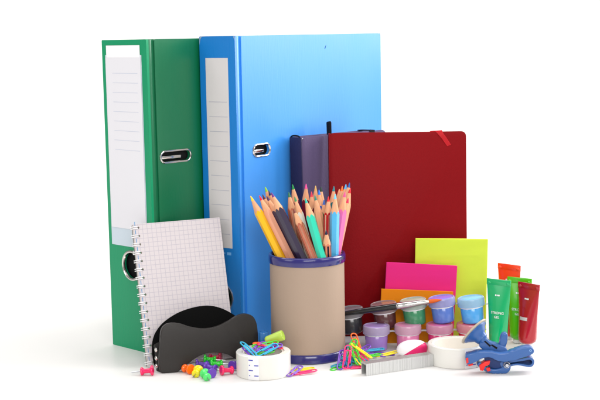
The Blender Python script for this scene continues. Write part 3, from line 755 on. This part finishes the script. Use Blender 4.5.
# ------------------------------------------------------------------ black pouch
def zpx(q, k=4.615, ox=140, oy=300): return (q[0] / k + ox, q[1] / k + oy)
fl = Vector((-14.15, -7.7, 0)); fr = Vector((-4.3, -4.7, 0))
fx = (fr - fl); 
fz = Vector((-.02, .10, 1))
fm = frame(fl, fx, z=fz)
t = thing('pencil_pouch', 'black open pouch with a wavy front panel standing before the notepad', 'pouch', fm)
leather = mat('black_leatherette', (35, 31, 29), .42, .4, bump=.12, bscale=420, rvar=.06, vscale=30)
inner = mat('black_felt', (10, 10, 10), .9, .1, bump=.4, bscale=800)
fo = [(118, 350), (99, 336), (90, 300), (91, 250), (95, 185), (100, 140), (118, 116), (145, 107), (185, 109), (230, 123), (290, 131), (350, 122), (405, 98), (445, 75), (482, 64), (520, 74), (540, 108), (546, 160), (548, 215), (548, 300), (536, 325), (510, 322), (480, 300), (440, 272), (395, 248), (340, 240), (290, 249), (250, 270), (210, 302), (175, 330), (146, 345)]
def onp(pix, mm): q = hit(pix[0], pix[1], mm, 1); return (q.x, max(q.z, 0.02))
bm = B(); prism(bm, crom([onp(zpx(q), fm) for q in fo], 4), 0, .6, .24, 5)
for v in bm.verts: v.co.y += .018 * (v.co.x - 5) ** 2 - .35 + .012 * (v.co.z - 2.6) ** 2
mesh_obj('front_panel', bm, leather, t, ang=50)
rm_ = fm @ Matrix.Translation((0, 1.75, 0)) @ Matrix.Rotation(R(-4), 4, 'X')
ro = [(90, 322), (66, 300), (56, 240), (57, 195), (72, 150), (108, 104), (170, 62), (240, 36), (310, 26), (370, 36), (430, 66), (480, 110), (520, 170), (535, 230), (530, 290), (480, 288), (430, 250), (340, 224), (250, 244), (190, 290), (140, 322)]
rl_ = [onp(zpx(q), rm_) for q in ro]
bm = B(); prism(bm, crom(rl_, 4), 0, .14, .05, 2)
mesh_obj('back_panel', bm, inner, t, ang=50, mtx=fm.inverted() @ rm_)
# side gussets joining the two panels
def gusset(pa, pb, name='gusset'):
    bm = B(); n = 14; va = []
    for k in range(n + 1):
        f = k / n; row = []
        for j in range(7):
            s_ = j / 6; A_ = Vector(pa[0]).lerp(Vector(pa[1]), f); B_ = Vector(pb[0]).lerp(Vector(pb[1]), f)
            q = A_.lerp(B_, s_); q.x += (-.18 if A_.x < 5 else .1) * math.sin(PI * s_); row.append(bm.verts.new(q))
        va.append(row)
    for a_, b_ in zip(va, va[1:]):
        for j in range(6): bm.faces.new((a_[j], a_[j + 1], b_[j + 1], b_[j]))
    bmesh.ops.solidify(bm, geom=bm.faces[:], thickness=.06)
    mesh_obj(name, bm, leather, t, ang=60)
xl = min(q[0] for q in rl_); xr = max(q[0] for q in rl_)
gusset(((.3, .3, .12), (.3, .3, 3.2)), ((xl + .3, 1.72, .12), (xl + .14, 1.74, 2.6)))
gusset(((9.7, .35, .6), (9.7, .35, 4.4)), ((xr - .1, 1.78, .6), (xr - .1, 1.8, 3.4)))
for z in (2.35, 1.5, .7):
    bm = B(); lathe(bm, [(0, 0), (.2, 0), (.22, .06), (.14, .14), (0, .16)], 20, Matrix.Translation((-.14, .55 + .25 * (2.4 - z) / 2, z)) @ Matrix.Rotation(R(-90), 4, 'Y') @ Matrix.Rotation(R(25), 4, 'X'))
    mesh_obj('snap', bm, chrome, t, ang=50)

# ------------------------------------------------------------------ strip of staples
sa, sb = G(366.5, 376.3), G(433.5, 366.2)
sm = frame(sa, sb - sa, z=Vector((0, 0, 1))); sl = (sb - sa).length
t = thing('staple_strip', 'strip of silver staples lying in front of the eraser', 'staples', sm)
bm = B(); sh_, sd, n = 1.22, 1.05, 78; w_ = sl / n
for k in range(n):
    x0 = k * w_; x1 = x0 + w_ * .93; j = random.uniform(-.012, .012)
    box(bm, (x0, 0 + j, 0), (x1, .07 + j, sh_ - .07)); box(bm, (x0, sd - .07 + j, 0), (x1, sd + j, sh_ - .07)); box(bm, (x0, j, sh_ - .0698), (x1, sd + j, sh_ + random.uniform(-.006, .006)))
mesh_obj('wire_row', bm, mat('staple_wire', (212, 213, 212), .36, .5, .8, var=.06, vscale=160, stretch=(1, .05, .05)), t, ang=30)
bm = B(); box(bm, (.01, .075, sh_ - .16), (sl - .01, sd - .075, sh_ - .075)); mesh_obj('glue_line', bm, mat('dried_glue', (150, 152, 150), .4), t)

# ------------------------------------------------------------------ eraser
ec = P(412, 350, -2.6); ec.z = 0
t = thing('eraser', 'rounded pink and white eraser lying behind the staples', 'eraser', turn(ec, R(4)))
def pebble():
    bm = B(); bmesh.ops.create_uvsphere(bm, u_segments=56, v_segments=36, radius=1)
    for v in bm.verts:
        x, y, z = v.co; f = lambda a_, e: math.copysign(abs(a_) ** e, a_)
        v.co = Vector((f(x, .9) * 1.58 * (1 - .06 * z), f(y, .9) * 1.05, f(z, .85) * .85 + .85 + .1 * x * (z > 0)))
    return bm
nrm = Vector((.48, -.3, -.82)).normalized(); pl = Vector((.1, -.5, .92))
for nm, inner_, rgb in (('white_half', True, (240, 238, 240)), ('pink_half', False, (222, 24, 104))):
    bm = pebble(); bmesh.ops.bisect_plane(bm, geom=bm.verts[:] + bm.edges[:] + bm.faces[:], plane_co=pl, plane_no=nrm, clear_outer=inner_, clear_inner=not inner_)
    bmesh.ops.holes_fill(bm, edges=[e for e in bm.edges if e.is_boundary])
    if inner_:
        for v in bm.verts: v.co += (v.co - Vector((0, 0, .85))).normalized() * .018
    mesh_obj(nm, bm, plastic(rgb, .45, .1), t, ang=40)

# ------------------------------------------------------------------ blue spring clamp with suction cup
cbase = G(503, 375.2) + Vector((0, 1.0, 0))
cm_ = turn(cbase, R(-4))
t = thing('spring_clamp', 'blue plastic spring clamp with red jaw pads and a suction cup', 'clamp', cm_)
blue = mat('blue_clamp_plastic', (44, 88, 150), .32, .5, coat=.2, bump=.06, bscale=160, rvar=.07, vscale=50)
blue_shade = mat('blue_clamp_plastic_shade', (24, 48, 100), .4, .4)  # darker copy of the clamp blue, shade of the hollows put into colour
red = plastic((222, 34, 26), .45, .1)
def cz(q): w_ = hit(450 + q[0] / 6, 320 + q[1] / 6, cm_, 1); return (w_.x, max(w_.z, .02))
def slab(name, pts, y0, y1, bev, mm_=blue, n=4):
    bm = B(); prism(bm, crom([cz(q) for q in pts], n), y0, y1, bev, 3); return mesh_obj(name, bm, mm_, t, ang=50)
upper = [(92, 205), (120, 192), (150, 184), (200, 178), (250, 181), (290, 190), (330, 188), (370, 176), (410, 160), (450, 151), (482, 153), (499, 170), (496, 190), (470, 203), (430, 215), (390, 228), (345, 240), (310, 242), (270, 228), (230, 216), (190, 222), (150, 240), (115, 256), (96, 252)]
slab('upper_arm', upper, -.75, .35, .16)
lower = [(160, 262), (175, 248), (200, 262), (225, 280), (260, 288), (300, 282), (330, 262), (350, 262), (362, 274), (356, 296), (335, 316), (300, 325), (262, 322), (225, 308), (190, 288)]
slab('inner_body', [(205, 222), (250, 222), (300, 232), (345, 236), (352, 262), (335, 280), (290, 288), (250, 284), (222, 268)], -.35, .3, .08, blue_shade)
slab('lower_jaw', lower, -.55, .5, .14)
# lower handle: a channel, open towards the camera
hand = [(300, 250), (350, 238), (400, 232), (445, 224), (480, 220), (500, 232), (502, 252), (494, 270), (474, 277), (440, 272), (400, 266), (355, 274), (315, 282)]
ins = [(345, 254), (390, 246), (440, 238), (475, 232), (490, 242), (488, 258), (470, 265), (440, 261), (400, 256), (360, 262)]
bm = B(); plate(bm, crom([cz(q) for q in hand], 4), [[tuple(q) for q in crom([cz(q) for q in ins], 4)]], -.4, .75)
mesh_obj('lower_handle', bm, blue, t, ang=50)
bm = B(); prism(bm, crom([cz(q) for q in ins], 4), .3, .74); mesh_obj('handle_web', bm, blue_shade, t)
# jaw pads
for pts, ya, yb in (([(92, 218), (106, 214), (108, 244), (96, 250)], -.85, .1), ([(98, 256), (132, 250), (138, 264), (112, 272)], -.5, .45), ([(172, 262), (206, 240), (238, 236), (232, 258), (208, 268), (196, 294), (178, 292)], -.75, .3), ([(212, 280), (236, 276), (240, 294), (222, 300)], -.72, -.3)):
    bm = B(); prism(bm, [cz(q) for q in pts], ya, yb, .05, 2); mesh_obj('jaw_pad', bm, red, t)
# coil spring and pivot
pv = cz((338, 262)); bm = B()
tube(bm, [(pv[0] + .3 * math.cos(a_ * .5), -.7 + a_ * .018, pv[1] + .3 * math.sin(a_ * .5)) for a_ in range(0, 70)], .055, 6); mesh_obj('spring', bm, steel, t, ang=60)
bm = B(); lathe(bm, [(0, 0), (.16, 0), (.16, 1.35), (0, 1.35)], 20, Matrix.Translation((pv[0], .58, pv[1])) @ Matrix.Rotation(R(90), 4, 'X')); mesh_obj('pivot_pin', bm, steel, t)
hp = cz((478, 172)); bm = B(); lathe(bm, [(.05, 0), (.12, 0), (.12, .03), (.05, .03)], 16, Matrix.Translation((hp[0], -.74, hp[1])) @ Matrix.Rotation(R(90), 4, 'X')); mesh_obj('handle_eyelet', bm, plastic((120, 160, 215), .4), t)
# neck and suction cup behind the arms
slab('neck', [(176, 160), (192, 118), (214, 112), (240, 132), (290, 150), (330, 165), (345, 190), (320, 206), (270, 200), (215, 190)], .15, 1.0, .12)
bm = B()
for pts in ([(204, 130), (214, 128), (246, 156), (240, 164)], [(244, 152), (256, 150), (286, 168), (280, 178)]): prism(bm, [cz(q) for q in pts], .10, .16)
mesh_obj('neck_slot', bm, dark, t)
slab('thumb_lever', [(290, 178), (300, 140), (308, 100), (324, 84), (342, 86), (350, 104), (344, 140), (334, 176), (320, 186)], .35, 1.15, .2)
na, nb = cz((206, 134)), cz((150, 84))
A_ = Vector((na[0], .5, na[1])); B_ = Vector((nb[0], 1.0, nb[1])); axd = (B_ - A_)
mm = frame(A_, axd.cross(Vector((0, 1, 0))), z=axd); L_ = axd.length
bm = B(); lathe(bm, [(0, -.15), (.42, -.1), (.5, .12), (.62, .2), (.72, L_ * .45), (1.22, L_ * .78), (1.42, L_ * .86), (1.42, L_ * .95), (.9, L_ * .9), (0, L_ * .86)], 48, mm)
cup = mesh_obj('suction_cup', bm, blue, t, ang=40)
bm = B()
for k in range(10):
    a_ = 2 * PI * k / 10
    box(bm, (-.04, .0, 0), (.04, .1, .7))
    for v in bm.verts[-8:]: pass
bm.free()
bm = B(); lathe(bm, [(.9, L_ * .93), (1.45, L_ * .955), (1.62, L_ * .985), (1.66, L_ * 1.05), (1.6, L_ * 1.10), (1.0, L_ * 1.0), (0, L_ * .97)], 56, mm)
mesh_obj('rubber_lip', bm, mat('clear_rubber', (196, 184, 164), .3, .5, trans=.25, ior=1.3), cup, ang=50)

# ------------------------------------------------------------------ light
w = bpy.data.worlds.new('World'); scene.world = w; w.use_nodes = True
bg = w.node_tree.nodes['Background']; bg.inputs[0].default_value = (1, 1, 1, 1); bg.inputs[1].default_value = .36
def area(name, loc, tgt, sx, sy, power, col=(1, 1, 1)):
    L = bpy.data.lights.new(name, 'AREA'); L.shape = 'RECTANGLE'; L.size = sx * S; L.size_y = sy * S; L.energy = power; L.color = col
    o = bpy.data.objects.new(name, L); COL.objects.link(o); o.location = Vector(loc) * S
    o.rotation_euler = (Vector(tgt) - Vector(loc)).to_track_quat('-Z', 'Y').to_euler()
area('softbox_top', (10, -10, 170), (2, 2, 0), 130, 110, 2.2, (1, .985, .96))
area('softbox_left', (-150, -95, 85), (-14, 0, 4), 80, 110, 7.4, (1, .98, .955))
area('softbox_right', (140, -80, 110), (6, 5, 16), 80, 100, 9.0, (1, .985, .965))
area('softbox_side', (150, 58, 84), (0, 12, 22), 90, 110, 31.0, (1, .99, .98))
area('softbox_front', (25, -200, 95), (4, 0, 14), 120, 90, 26, (1, .985, .965))
area('backdrop_lamp', (0, 60, 300), (0, 240, 70), 600, 120, 150)
scene.view_settings.view_transform = 'Standard'; scene.view_settings.look = 'None'; scene.view_settings.exposure = 0; scene.view_settings.gamma = 1
scene.cycles.max_bounces = 12
